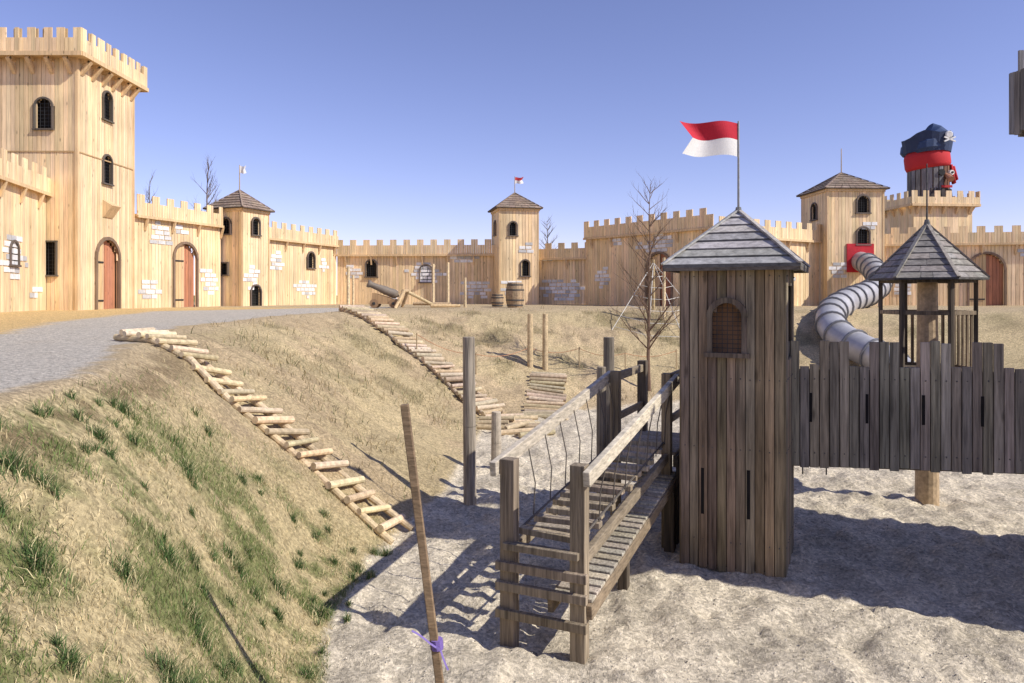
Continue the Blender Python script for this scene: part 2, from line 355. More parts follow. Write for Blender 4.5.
NEW=(.80,.60,.355); NEW2=(.55,.38,.20); TRIM=(.70,.50,.28); ROOFB=(.30,.225,.17)
def faces(cx,cy,rot,w,d=None):
    d=d or w; c=Vector((cx,cy)); ex=Vector((math.cos(rot),math.sin(rot)))*w/2; ey=Vector((-math.sin(rot),math.cos(rot)))*d/2
    a=c-ex-ey;b_=c+ex-ey;e=c+ex+ey;f=c-ex+ey
    return [(a,b_),(b_,e),(e,f),(f,a)]
def crown(zt,mh,per,fr=.55):
    return lambda u:(zt+mh if (u%per)<per*fr else zt)
def castle_wall(p0,p1,z1,holes=(),doors=(),patches=(),ph=.75,z0=2.3,per=.74):
    e=empty('castle_wall'); W=MB();Fm=MB();Dk=MB();Gr=MB();St=MB()
    allh=list(holes)+list(doors)
    zp=z1-ph
    run(W,p0,p1,z0,zp,.17,.04,0,NEW,allh,gap=.014,ja=.16); run(W,p0,p1,z0,zp-.01,.17,.03,-.05,NEW2,allh,shift=1)
    L_=(Vector(p1)-Vector(p0)).length
    run(W,p0,p1,zp-.12,z1-.3,.123,.04,.14,NEW,top=crown(z1-.30,.30,per,.5),gap=.01,ja=.15)
    W.beam(uv(p0,p1,0,.06,zp-.05),uv(p0,p1,L_,.06,zp-.05),.12,.08,TRIM)
    W.beam(uv(p0,p1,0,.19,zp-.10),uv(p0,p1,L_,.19,zp-.10),.05,.10,TRIM)
    W.beam(uv(p0,p1,0,-.5,zp-.1),uv(p0,p1,L_,-.5,zp-.1),1.0,.06,TRIM)
    u=.5
    while u<L_:
        a=uv(p0,p1,u,.03,zp-.6);b_=uv(p0,p1,u,.17,zp-.15); W.beam(a,b_,.08,.08,TRIM); u+=1.4
    for h in holes: opening(Fm,Dk,Gr,p0,p1,h,(.14,.11,.09),fw=.06)
    for h in doors: opening(Fm,Dk,Gr,p0,p1,h,(.22,.15,.1),fw=.09,grille=False,sill=False,door=.5,mbDoor=W,back=-.5)
    for i,(u0,zz,ru,rz) in enumerate(patches): stones(St,p0,p1,u0,zz,ru,rz,seed=int(u0*10+zz*7))
    obj('boards',W,M_new,e);obj('frames',Fm,M_new,e);obj('openings',Dk,M_dark,e);obj('grilles',Gr,M_iron,e);obj('stones',St,M_stone,e)
    return e
def castle_tower(cx,cy,rot,w,z1,zap,hl={},patches=[],flag=None,ov=.22):
    e=empty('castle_tower'); W=MB();Fm=MB();Dk=MB();Gr=MB();R=MB();St=MB()
    for k,(a,b_) in enumerate(faces(cx,cy,rot,w)):
        hs=hl.get(k,[]); run(W,a,b_,2.3,z1,.17,.04,0,NEW,hs,gap=.014,ja=.16); run(W,a,b_,2.3,z1,.17,.03,-.045,NEW2,hs,shift=1)
        for h in hs: opening(Fm,Dk,Gr,a,b_,h,(.14,.11,.09),fw=.06)
        W.box(uv(a,b_,0,.0,(2.3+z1)/2),(1,0,0),(0,1,0),(0,0,1),.09,.09,z1-2.3,TRIM)
        W.beam(uv(a,b_,-.05,.06,z1-.08),uv(a,b_,w+.05,.06,z1-.08),.06,.14,TRIM)
    for (k,u,z,ru,rz) in patches:
        a,b_=faces(cx,cy,rot,w)[k]; stones(St,a,b_,u,z,ru,rz,seed=int(z*9+u))
    pyramid(R,cx,cy,rot,w*.7071+ov*1.414,4,z1-.03,zap,7,ROOFB,bw=.35,lift=.035)
    obj('boards',W,M_new,e);obj('frames',Fm,M_new,e);obj('openings',Dk,M_dark,e);obj('grilles',Gr,M_iron,e);obj('roof',R,M_roof,e);obj('stones',St,M_stone,e)
    if flag:
        P=MB();P.cyl((cx,cy,zap-.1),(cx,cy,flag),.03,.02,6,(.5,.4,.3)); obj('pole',P,M_new,e)
    return e
def flagmesh(cx,cy,z,w,h,dirx,diry,amp=.05,parent=None,top=(.5,.02,.04),bot=(.75,.73,.7),droop=.12):
    Fm=MB();K=24;R_=8
    def pt(i,j):
        s=i/K; v=j/R_
        ss=s*(1-.2*(1-abs(2*v-1)))
        wob=math.sin(s*6+v*1.2)*amp*s**.6
        return Vector((cx+dirx*w*ss-diry*wob,cy+diry*w*ss+dirx*wob,z-h*v-droop*h*math.sin(s*3.6)*s+.02*math.sin(s*7)*w))
    for i in range(K):
        for j in range(R_):
            Fm.face([pt(i,j),pt(i+1,j),pt(i+1,j+1),pt(i,j+1)],top if j<R_/2 else bot)
    return obj('flag',Fm,M_cloth,parent,smooth=True)
# ---------------------------------------------------------------- castle keep (big left tower)
kx0,kx1,ky0,ky1=-17.9,-14.4,24.5,28.1
e=empty('castle_keep'); W=MB();Fm=MB();Dk=MB();Gr=MB()
kf=faces((kx0+kx1)/2,(ky0+ky1)/2,0,kx1-kx0,ky1-ky0)
hl={0:[(2.42,.28,8.5,9.22,1),(2.55,.28,3.66,4.75,0)],1:[(1.75,.28,9.2,9.92,1),(1.75,.28,6.95,7.67,1),(1.8,.72,2.3,4.25,1)]}
for k,(a,b_) in enumerate(kf):
    hs=hl.get(k,[]); Lk=(b_-a).length
    run(W,a,b_,2.3,7.75,.145,.04,0,NEW,hs,gap=.012,ja=.16); run(W,a,b_,7.76,10.95,.145,.04,.004,NEW,hs,gap=.012,ja=.16); run(W,a,b_,2.3,10.95,.145,.03,-.045,NEW2,hs,shift=1)
    for i,h in enumerate(hs):
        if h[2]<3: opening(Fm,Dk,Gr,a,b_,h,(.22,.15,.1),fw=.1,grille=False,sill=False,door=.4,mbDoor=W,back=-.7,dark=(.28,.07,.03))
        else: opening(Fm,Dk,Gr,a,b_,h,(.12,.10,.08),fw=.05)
    W.box(uv(a,b_,0,0,6.6),(1,0,0),(0,1,0),(0,0,1),.1,.1,8.6,TRIM)
    W.beam(uv(a,b_,0,.03,7.75),uv(a,b_,Lk,.03,7.75),.03,.04,(.5,.34,.17))
o_=.36
pf=faces((kx0+kx1)/2,(ky0+ky1)/2,0,kx1-kx0+2*o_,ky1-ky0+2*o_)
for k,(a,b_) in enumerate(pf):
    Lk=(b_-a).length
    run(W,a,b_,10.85,11.4,.135,.04,0,NEW,top=crown(11.40,.33,Lk/8.55,.55),gap=.01,ja=.16)
    run(W,a,b_,10.86,11.4,.135,.03,-.045,NEW2,top=crown(11.39,.32,Lk/8.55,.55),shift=1)
    W.beam(uv(a,b_,-.02,.04,10.88),uv(a,b_,Lk+.02,.04,10.88),.05,.14,TRIM)
    a2,b2=kf[k]; L2=(b2-a2).length
    for i in range(6):
        u=.2+(L2-.4)*i/5; W.beam(uv(a2,b2,u,.0,10.35),uv(a2,b2,u,o_-.02,10.78),.12,.12,TRIM)
        W.beam(uv(a2,b2,u,.0,10.79),uv(a2,b2,u,o_-.02,10.79),.12,.1,TRIM)
W.abox(kx0-.32,kx1+.32,ky0-.32,ky1+.32,10.84,10.92,TRIM)
a,b_=kf[1]
W.hexa([uv(a,b_,1.5,.02,5.75),uv(a,b_,2.1,.02,5.75),uv(a,b_,2.1,.06,5.75),uv(a,b_,1.5,.06,5.75),uv(a,b_,1.5,.02,6.35),uv(a,b_,2.1,.02,6.35),uv(a,b_,2.1,.35,6.15),uv(a,b_,1.5,.35,6.15)],TRIM)
obj('boards',W,M_new,e);obj('frames',Fm,M_new,e);obj('openings',Dk,M_dark,e);obj('grilles',Gr,M_iron,e)
# ---------------------------------------------------------------- castle walls and towers
castle_wall((-13.5,16.5),(-15.42,24.45),7.15,holes=[(5.6,.28,3.9,4.3,1)],patches=[(5.6,4.2,1.0,.65),(7.2,3.1,.4,.3)])
castle_wall((-14.38,28.15),(-12.85,32.6),6.85,doors=[(2.6,.62,2.3,4.5,1)],patches=[(.7,3.2,.5,.45),(1.2,5.4,.65,.5),(4.0,3.6,.45,.7),(2.3,5.6,.4,.2)])
castle_tower(-12.35,33.55,math.radians(-20),1.75,6.85,7.75,{0:[(.9,.24,5.7,6.15,1),(.8,.2,3.9,4.4,0)],1:[(.85,.25,5.7,6.2,1),(.85,.33,2.3,3.1,1)]},patches=[(1,.6,3.8,.5,.5)],flag=8.85)
castle_wall((-11.75,34.4),(-9.6,40.4),6.5,holes=[(4.0,.3,4.4,4.9,1)],patches=[(1.2,4.6,.6,.5),(3.6,3.4,1.0,.5),(5.2,4.6,.4,.3)])
castle_wall((-9.55,40.45),(-.85,39.9),6.0,holes=[(1.9,.3,4.0,4.6,1),(4.9,.33,3.7,4.3,1)],patches=[(.9,4.2,.5,.4),(4.9,4.2,1.1,.65),(7.6,3.3,.8,.6),(7.0,5.0,.7,.35),(3.1,3.1,.4,.3)])
castle_tower(.15,39.6,math.radians(12),2.05,7.55,8.45,{0:[(.7,.2,6.1,6.6,1),(1.35,.22,4.0,4.6,1)],3:[(1.0,.22,6.2,6.7,1)]},patches=[(0,.6,3.4,.5,.5),(0,1.5,5.5,.4,.4)],flag=9.3)
castle_wall((1.15,39.8),(3.95,38.6),5.75,patches=[(1.6,3.3,1.2,.7),(.6,5.0,.4,.3)])
castle_wall((3.85,38.5),(8.8,32.0),6.8,holes=[],doors=[(5.0,.75,2.3,4.2,1)],patches=[(4.9,5.4,1.2,.5),(1.3,3.9,.6,.5),(7.0,4.4,.6,.7),(2.2,5.6,.4,.25)],ph=.8)
castle_wall((8.85,32.0),(14.8,35.7),6.4,holes=[(2.2,.3,4.3,4.8,1)],patches=[(2.2,4.7,.9,.5),(4.4,3.6,.7,.6)])
castle_tower(16.2,36.4,math.radians(3),2.7,8.05,9.0,{0:[(1.7,.3,6.9,7.4,1),(1.7,.3,5.4,5.9,1)],3:[(1.4,.28,6.7,7.2,1)]},patches=[(0,2.1,6.3,.4,.3),(0,.6,4.2,.5,.5)],flag=10.2)
castle_wall((17.6,36.0),(33,32.5),6.25,doors=[(4.9,.75,2.3,4.2,1)],holes=[(9.2,.35,4.0,4.6,1)],patches=[(3.2,4.3,1.0,.6),(7.2,5.0,.9,.5),(9.3,4.4,1.0,.7),(1.2,3.4,.5,.5)])
castle_wall((-13.5,8.0),(-13.5,16.45),7.1)
e=empty('castle_turret'); W=MB(); tf=faces(24.15,43.5,math.radians(5),3.5)
for a,b_ in tf: run(W,a,b_,2.3,8.2,.17,.05,0,NEW)
for a,b_ in faces(24.15,43.5,math.radians(5),4.05):
    run(W,a,b_,8.0,8.5,.17,.05,0,NEW,top=crown(8.5,.35,.68,.5)); W.beam(uv(a,b_,0,.05,8.05),uv(a,b_,4.05,.05,8.05),.05,.14,TRIM)
for a,b_ in tf:
    for i in range(5):
        u=.2+3.1*i/4; W.beam(uv(a,b_,u,0,7.6),uv(a,b_,u,.26,8.0),.12,.12,TRIM)
W.abox(22.5,25.8,41.9,45.1,8.0,8.1,TRIM)
obj('boards',W,M_new,e)
# pirate bust: half slatted tower, half carved face, bandana and cocked hat
e=empty('pirate_figure'); H=MB(); cx,cy=24.35,43.3; R=1.0
H.lathe((cx,cy,8.1),[(0,.95),(.8,1.0),(1.6,1.03),(2.5,1.0),(2.8,.95)],24,(.2,.1,.06)); obj('head_core',H,M_paint,e,smooth=True)
H=MB()
for i in range(22):
    a=2*math.pi*i/22; c_=(.24,.23,.23) if math.cos(a)<.15 else (.20,.095,.055)
    H.box((cx+1.06*math.cos(a),cy+1.06*math.sin(a),9.55),(-math.sin(a),math.cos(a),0),(math.cos(a),math.sin(a),0),(0,0,1),.24,.06,2.7,jit(c_,.3))
obj('slats',H,M_old,e)
H=MB(); tl=Vector((-.12,0,1)).normalized()
H.lathe((cx,cy,10.35),[(0,1.12),(.2,1.2),(.75,1.2),(1.05,1.12)],24,(.5,.03,.035),axis=tl)
for (x_,z_,l_) in((.95,10.3,.9),(1.08,10.2,.6)): H.beam((cx+x_,cy-.6,z_+.2),(cx+x_+.12,cy-.75,z_-l_),.1,.28,(.5,.03,.035))
obj('bandana',H,M_cloth,e,smooth=True)
H=MB(); K=24
prof=[(0.0,1.16),(.25,1.3),(.7,1.28),(1.0,1.1),(1.25,.75),(1.38,.3)]
v0=[]
for h_,r_ in prof:
    row=[]
    for i in range(K):
        a=2*math.pi*i/K; rr=r_*(1+.08*math.sin(3*a+1)+.05*math.sin(5*a)); hh=h_*(1+.24*math.cos(a-.2)) 
        row.append(Vector((cx-.1+rr*math.cos(a)+.05*h_,cy+rr*math.sin(a),11.25+hh+.1*math.cos(a))))
    v0.append(row)
for k_ in range(len(prof)-1):
    for i in range(K):
        j=(i+1)%K; H.face([v0[k_][i],v0[k_][j],v0[k_+1][j],v0[k_+1][i]],(.035,.06,.13))
H.face(v0[-1],(.035,.06,.13))
for i in range(12):
    a0=math.pi*.95+i*math.pi/11;a1=a0+math.pi/11
    f=lambda a:11.95+.4*math.sin((a-math.pi*.95)*.95)+.1*math.sin(a*5)
    H.face([(cx-.1+1.25*math.cos(a0),cy+1.25*math.sin(a0),11.25),(cx-.1+1.25*math.cos(a1),cy+1.25*math.sin(a1),11.25),(cx-.1+1.38*math.cos(a1),cy+1.38*math.sin(a1),f(a1)),(cx-.1+1.38*math.cos(a0),cy+1.38*math.sin(a0),f(a0))],(.025,.04,.09))
obj('hat',H,M_paint,e,smooth=True)
H=MB()
H.lathe((cx+.4,cy-1.40,12.1),[(-.06,.16),(0,.21),(.06,.16)],12,(.75,.75,.72),axis=(0.1,1,0))
H.beam((cx+.1,cy-1.45,11.7),(cx+.75,cy-1.42,11.95),.05,.08,(.75,.75,.72)); H.beam((cx+.1,cy-1.45,11.95),(cx+.75,cy-1.42,11.7),.05,.08,(.75,.75,.72))
obj('skull_badge',H,M_paint,e)
H=MB(); fx=cx+.45
H.cyl((fx-.3,cy-1.0,10.0),(fx-.3,cy-1.16,10.0),.2,.18,12,(.02,.02,.02)); H.cyl((fx+.3,cy-.85,10.0),(fx+.32,cy-1.08,10.0),.16,.14,12,(.8,.78,.7)); H.cyl((fx+.32,cy-1.06,10.0),(fx+.33,cy-1.14,10.0),.07,.06,10,(.02,.02,.02))
H.cyl((fx,cy-.9,9.95),(fx+.08,cy-1.42,9.55),.08,.19,10,(.42,.2,.12)); H.box((fx,cy-1.08,9.2),(1,0,0),(0,1,0),(0,0,1),.6,.1,.13,(.5,.03,.03))
for i in range(7):
    a=math.pi*1.4+i*math.pi/12; H.beam((cx+1.08*math.cos(a),cy+1.08*math.sin(a),9.1),(cx+1.16*math.cos(a),cy+1.16*math.sin(a),8.35),.2,.08,(.05,.035,.03))
obj('features',H,M_paint,e)
# ---------------------------------------------------------------- weathered playground tower
OLD=(.27,.205,.135); OLDG=(.34,.295,.23); OLDD=(.12,.095,.07)
rot=math.radians(-25); tw=1.08; tcx,tcy=2.58,8.43
e=empty('playground_tower'); W=MB();Fm=MB();Dk=MB();Gr=MB();R=MB();Bl=MB()
tf=faces(tcx,tcy,rot,tw)
win=(.50,.165,2.38,2.76,1)
hl={0:[win],1:[(.55,.3,2.3,3.1,0)],3:[(.54,.3,.95,2.3,0)]}
for k,(a,b_) in enumerate(tf):
    run(W,a,b_,.04,3.36,.098,.028,0,OLD,hl.get(k,[]),gap=.008,rag=.02,ja=.32,dj=.005,hj=.09)
    hb=[h for h in hl.get(k,[]) if h[1]>.1]
    run(W,a,b_,.06,3.34,.098,.02,-.035,OLDD,hb,gap=.004,shift=1)
    if k==0:
        for uu in(.06,tw-.06): W.box(uv(a,b_,uu,-.09,1.7),(math.cos(rot),math.sin(rot),0),(-math.sin(rot),math.cos(rot),0),(0,0,1),.08,.08,3.2,OLDD)
    for zz in(.35,1.35,2.1,3.2):
        for i in range(11):
            if random.random()<.85:
                uu=.05+i*.098; p=uv(a,b_,uu,.012,zz+random.uniform(-.01,.01)); q=uv(a,b_,uu,.021,zz)
                if not any(abs(uu-h[0])<h[1]+.06 and h[2]-.1<zz<h[3]+h[1]+.1 for h in hl.get(k,[])): Bl.cyl(p,q,.007,.006,8,(.14,.13,.12))
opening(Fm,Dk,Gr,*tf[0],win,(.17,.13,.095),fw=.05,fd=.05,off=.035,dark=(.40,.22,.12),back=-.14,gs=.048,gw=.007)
for (uu,za,zb_) in((.24,.62,1.12),(.72,.62,1.14),):
    Dk.box(uv(*tf[0],uu,.012,(za+zb_)/2),(math.cos(rot),math.sin(rot),0),(-math.sin(rot),math.cos(rot),0),(0,0,1),.034,.012,zb_-za,(.012,.01,.01))  # near-black strips laid on uncut boards, painted shade for the narrow slits
pyramid(R,tcx,tcy,rot,tw*.7071+.235,4,3.3,3.95,7,(.40,.38,.35),bw=.8,lift=.024,ja=.24)
for k in range(4):
    a,b_=faces(tcx,tcy,rot,tw+.3)[k]; R.beam(uv(a,b_,0,0,3.285),uv(a,b_,tw+.3,0,3.285),.03,.05,(.16,.135,.11))
R.cyl((tcx,tcy,3.9),(tcx,tcy,4.0),.05,.03,8,(.2,.2,.2))
obj('boards',W,M_old,e,bevel=.004);obj('window_frame',Fm,M_old,e);obj('openings',Dk,M_dark,e);obj('window_grille',Gr,M_iron,e);obj('roof',R,M_roof,e);obj('bolts',Bl,M_iron,e)
P=MB();P.cyl((tcx,tcy,3.93),(tcx,tcy,4.98),.014,.011,8,(.3,.3,.3))
e=empty('flag_on_pole'); obj('pole',P,M_iron,e); flagmesh(tcx-.01,tcy,4.955,.69,.38,-.985,-.17,amp=.07,parent=e,droop=-.03)
for (fx,fy,fz) in((.15,39.6,9.3),(-12.35,33.55,8.85)):
    e=empty('pennant'); P=MB();P.cyl((fx,fy,fz-.1),(fx,fy,fz+.05),.02,.02,6,(.4,.35,.3)); obj('pole_tip',P,M_new,e); flagmesh(fx,fy,fz,.5,.33,.95 if fx>0 else .6,0,amp=.06,parent=e,top=(.5,.05,.06) if fx>0 else (.7,.7,.72))
# ---------------------------------------------------------------- weathered palisade walkway
e=empty('palisade_walkway'); W=MB();Dk=MB()
p0,p1=(3.08,8.5),(6.12,7.98); Lw=(Vector(p1)-Vector(p0)).length
pwid=Lw/29
def ptop(u):
    i=int(u/pwid+1e-6); return 2.475 if (i+1)%5<3 else 2.2
run(W,p0,p1,1.06,2.4,pwid,.028,0,OLDG,(),top=ptop,gap=.010,rag=.035,ja=.32,hj=.07,dj=.006)
run(W,p0,p1,1.12,2.15,pwid,.02,-.035,OLDD,(),gap=.003,shift=1)
ddx=(Vector(p1)-Vector(p0)).normalized()
for uu in(.33,.93,1.52,2.12,2.72):
    Dk.box(uv(p0,p1,uu,.014,1.72),(ddx.x,ddx.y,0),(ddx.y,-ddx.x,0),(0,0,1),.03,.014,.33,(.012,.01,.01))  # no cut here: dark strips on the board faces mimic shaded slits
for zz in(1.2,2.05): W.beam(uv(p0,p1,0,-.085,zz),uv(p0,p1,Lw,-.085,zz),.06,.1,OLDD)
K=26
for i in range(K):
    u=Lw*(i+.5)/K; W.beam(uv(p0,p1,u,-.06,1.14),uv(p0,p1,u,-1.0,1.14),Lw/K-.01,.04,jit(OLDG,.2))
W.beam(uv(p0,p1,0,-.25,1.06),uv(p0,p1,Lw,-.25,1.06),.1,.12,OLDD);W.beam(uv(p0,p1,0,-.85,1.06),uv(p0,p1,Lw,-.85,1.06),.1,.12,OLDD)
W.beam(uv(p0,p1,0,-1.0,1.9),uv(p0,p1,Lw,-1.0,1.9),.05,.1,OLDD)
Bl=MB()
for zz in(1.2,2.05):
    for i in range(29):
        if random.random()<.9: Bl.cyl(uv(p0,p1,(i+.5)*pwid,.012,zz+random.uniform(-.01,.01)),uv(p0,p1,(i+.5)*pwid,.024,zz),.007,.006,8,(.14,.13,.12))
Rp=MB()
for uu in(.35,.62): Rp.cyl(uv(p0,p1,uu,-.5,1.1),uv(p0,p1,uu,-.5,.84),.008,.008,6,(.12,.11,.1))
obj('boards',W,M_old,e,bevel=.004);obj('slit_shade_strips',Dk,M_dark,e);obj('bolts',Bl,M_iron,e);obj('ropes',Rp,M_rope,e)
e=empty('weathered_keep'); W=MB()
bx0,bx1,by0,by1=6.15,8.4,5.95,8.3
for a,b_ in faces((bx0+bx1)/2,(by0+by1)/2,0,bx1-bx0,by1-by0):
    run(W,a,b_,0,5.0,.12,.03,0,OLD,ja=.25); run(W,a,b_,0,5.0,.12,.02,-.035,OLDD,shift=1)
for a,b_ in faces((bx0+bx1)/2,(by0+by1)/2,0,bx1-bx0+.8,by1-by0+.5):
    run(W,a,b_,4.86,5.5,.10,.03,0,(.2,.19,.18),gap=.01,top=lambda u:5.83 if (u%.6)>.3 else 5.55,rag=.05,ja=.25); run(W,a,b_,4.9,5.5,.12,.02,-.035,OLDD,shift=1)
W.abox(bx0-.37,bx1+.37,by0-.22,by1+.22,4.9,4.96,OLDD)
obj('boards',W,M_old,e)
e=empty('lookout_pavilion'); W=MB();R=MB();Lg=MB(); gx,gy=6.0,10.7
Lg.cyl((gx,gy,-.1),(gx+.01,gy,3.4),.16,.13,16,(.50,.37,.23))
obj('centre_log',Lg,M_log,e,smooth=False)
for k in range(6):
    a=math.radians(60*k+30); a2=a+math.radians(60); r=.60
    A=Vector((gx+r*math.cos(a),gy+r*math.sin(a),0));B_=Vector((gx+r*math.cos(a2),gy+r*math.sin(a2),0))
    W.box(A+Vector((0,0,2.58)),(math.cos(a),math.sin(a),0),(-math.sin(a),math.cos(a),0),(0,0,1),.055,.055,1.4,OLDD)
    W.beam(A+Vector((0,0,2.75)),B_+Vector((0,0,2.75)),.04,.055,OLD)
    W.beam(A+Vector((0,0,3.22)),B_+Vector((0,0,3.22)),.05,.09,OLDD); W.beam(A+Vector((0,0,1.93)),B_+Vector((0,0,1.93)),.05,.1,OLD)
    if k in(0,5):
        for i in range(1,6): 
            p=A.lerp(B_,i/6); W.box(p+Vector((0,0,2.34)),(1,0,0),(0,1,0),(0,0,1),.035,.035,.8,OLD)
W.lathe((gx,gy,1.88),[(0,.6),(.06,.62)],6,OLD)
obj('frame',W,M_old,e,bevel=.004)
pyramid(R,gx,gy,0,.765,6,3.22,4.03,9,(.30,.275,.25),bw=.25,lift=.018,ja=.2)
R.cyl((gx,gy,3.96),(gx,gy,4.09),.06,.03,8,(.15,.15,.15)); R.cyl((gx,gy,4.07),(gx,gy,4.9),.012,.008,6,(.1,.1,.1))
obj('roof',R,M_roof,e)
# ---------------------------------------------------------------- bridge
e=empty('rope_bridge'); W=MB();Rp=MB();Rl=MB()
ed=Vector((.423,.906,0)); ql=Vector((-.906,.423,0)); R0=Vector((.55,6.03,0)); Wd=.63
def B(s,o,z):
    p=R0+ed*s+ql*o; return Vector((p.x,p.y,z))
BR=(.31,.25,.175); BG=(.56,.50,.39)
SL=3.05
for o,zt in((0,1.62),(Wd,1.61)):
    W.box(B(0,o,(zt-.2)/2),ed,ql,(0,0,1),.115,.13,zt+.2,jit(BR,.1))
    W.box(B(SL,o,.97),ed,ql,(0,0,1),.11,.11,2.2,jit(OLD,.1))
    W.box(B(SL+1.25,o,1.0),ed,ql,(0,0,1),.12,.12,2.2,jit(OLDD,.1))
    s_=1 if o else -1
    Rl.beam(B(-.12,o+s_*.1,1.53),B(SL+.12,o+s_*.1,2.0),.06,.125,jit(BG,.06))
    Rl.beam(B(-.05,o,.80),B(SL,o,1.08),.06,.1,BR)
    Rl.beam(B(SL,o,2.0),B(SL+1.25,o,2.0),.05,.1,BR);Rl.beam(B(SL,o,1.5),B(SL+1.25,o,1.5),.04,.09,OLD)
for z in(.32,.55,.72): W.beam(B(-.075,-.09,z),B(-.075,Wd+.09,z),.05,.075,jit(BR,.15))
W.beam(B(-.06,-.02,.89),B(-.06,Wd+.02,.89),.09,.06,BR)
nr=15
for i in range(nr):
    s=.14+(SL-.2)*i/(nr-1); z=.93+.098*s+random.uniform(-.02,.02)
    a=B(s,.02+random.uniform(-.03,.03),z)+Vector((0,0,random.uniform(-.015,.015))); b_=B(s+random.uniform(-.04,.04),Wd-.02+random.uniform(-.03,.03),z+random.uniform(-.015,.015))
    W.beam(a,b_,.095,.055,jit((.42,.34,.24),.22))
    if i%2==0:
        for o in(.0,Wd):
            zr=1.5+.152*s; jj=random.uniform(-.03,.03)
            mid=B(s+jj*.5,o,z+(zr-z)*.5)
            Rp.cyl(B(s,o+.015,z),mid,.0065,.0065,6,(.14,.12,.1)); Rp.cyl(mid,B(s+jj,o+(.07 if o else -.07),zr),.0065,.0065,6,(.14,.12,.1))
for o in(.03,Wd-.03):
    Rp.cyl(B(0,o,.96),B(SL,o,.96+.098*SL),.011,.011,6,(.14,.12,.1))
nd=26
for i in range(nd):
    s=.02+(SL+.1)*(i+.5)/nd; z=.5+.12*s
    W.beam(B(s,-.10,z),B(s,.27,z),(SL+.1)/nd-.012,.03,jit((.50,.44,.34),.18))
Rl.beam(B(-.02,-.09,.43),B(SL+.1,-.09,.80),.05,.12,OLD); Rl.beam(B(-.02,.25,.43),B(SL+.1,.25,.80),.05,.12,OLD)
W.box(B(SL-.1,-.06,.4),ed,ql,(0,0,1),.12,.12,.8,OLDD); W.box(B(1.6,.1,.27),ed,ql,(0,0,1),.1,.1,.6,OLDD)
for i in range(11):
    s=SL+.06+i*.115; W.beam(B(s,-.1,1.12),B(s,Wd+.1,1.12),.105,.04,jit((.38,.32,.24),.15))
Rl.beam(B(SL,-.1,1.03),B(SL+1.25,-.1,1.03),.06,.14,OLDD);Rl.beam(B(SL,Wd+.1,1.03),B(SL+1.25,Wd+.1,1.03),.06,.14,OLDD)
for i in range(7): W.box(B(SL+.05+i*.12,-.12,.5),ed,ql,(0,0,1),.11,.025,.95,jit(OLDD,.2))
obj('posts_and_steps',W,M_old,e,bevel=.006);obj('rails',Rl,M_oldh,e,bevel=.008);obj('ropes',Rp,M_rope,e)
# ---------------------------------------------------------------- posts / stakes
def post(name,x,y,zt,r,col,lean=(0,0),n=12,mat=M_log):
    P=MB(); z0=gz(x,y)-.15; zm=(z0+zt)/2
    P.cyl((x,y,z0),(x+lean[0]*.5,y+lean[1]*.5,zm),r,r*.97,n,col,cap=False); P.cyl((x+lean[0]*.5,y+lean[1]*.5,zm),(x+lean[0],y+lean[1],zt),r*.97,r*.9,n,col,capcol=(col[0]*1.25,col[1]*1.2,col[2]*1.1)); 
    obj(name,P,mat,None,bevel=.008)
post('timber_post',-.6,10.6,2.4,.095,(.34,.29,.225),(-.02,0),mat=M_old)
post('timber_post',1.38,10.55,2.4,.085,(.28,.24,.19),mat=M_old)
post('timber_post',1.22,10.1,2.02,.07,(.25,.21,.16),mat=M_old)
post('timber_post',-.27,12.7,1.0,.09,(.42,.36,.28))
post('timber_post',.53,21.6,2.45,.085,(.6,.46,.27)); post('timber_post',.97,21.6,2.45,.085,(.6,.46,.27))
for (x_,y_,zt) in((-2.55,29.5,4.3),(-3.3,31,4.3),(-6.3,28.5,4.1),(-7.3,34,3.9),(5.3,25.8,4.3),(-1.9,30,3.7)): post('light_pole',x_,y_,zt,.06,(.7,.55,.33),n=8)
e=empty('wooden_stake'); P=MB(); P.beam((-.362,4.6,-.1),(-.668,4.6,2.32),.048,.052,(.27,.185,.11)); obj('stake',P,M_oldh,e,bevel=.004)
P=MB(); c0=Vector((-.466,4.6,.8))
for k in range(5):
    zz=c0.z+k*.012; P.lathe((c0.x-.0012*k,c0.y,zz),[(0,.040),(.014,.042)],10,(.22,.15,.42))
for sgn,ln in((-1,.16),(1,.07)):
    pr=c0+Vector((.0,-.045,.03))
    for i in range(7):
        t_=(i+1)/7; q=c0+Vector((sgn*(.02+ln*t_*.8),-.05-.02*t_,.04+.14*t_*(1-.25*t_)*(1 if sgn<0 else -1.3)))
        P.beam(pr,q,.003,.011,(.26,.19,.5),up=(0,.3,1)); pr=q
obj('purple_ribbon',P,M_cloth,e)
e=empty('rope_fence'); P=MB(); pts=[(-2.6,20.2),(-1,20.6),(.5,21.6),(2.0,22),(3.4,22.2),(5,22.5)]
pr=None
for i,(x_,y_) in enumerate(pts):
    h_=gz(x_,y_); P.cyl((x_,y_,h_-.1),(x_,y_,h_+.6),.02,.02,6,(.45,.34,.2))
    q=Vector((x_,y_,h_+.55))
    if pr is not None:
        for j in range(6):
            a=pr.lerp(q,j/6);b_=pr.lerp(q,(j+1)/6); a.z-=.14*math.sin(math.pi*j/6);b_.z-=.14*math.sin(math.pi*(j+1)/6); P.cyl(a,b_,.009,.009,5,(.55,.28,.15),cap=False)
    pr=q
obj('rope',P,M_rope,e)
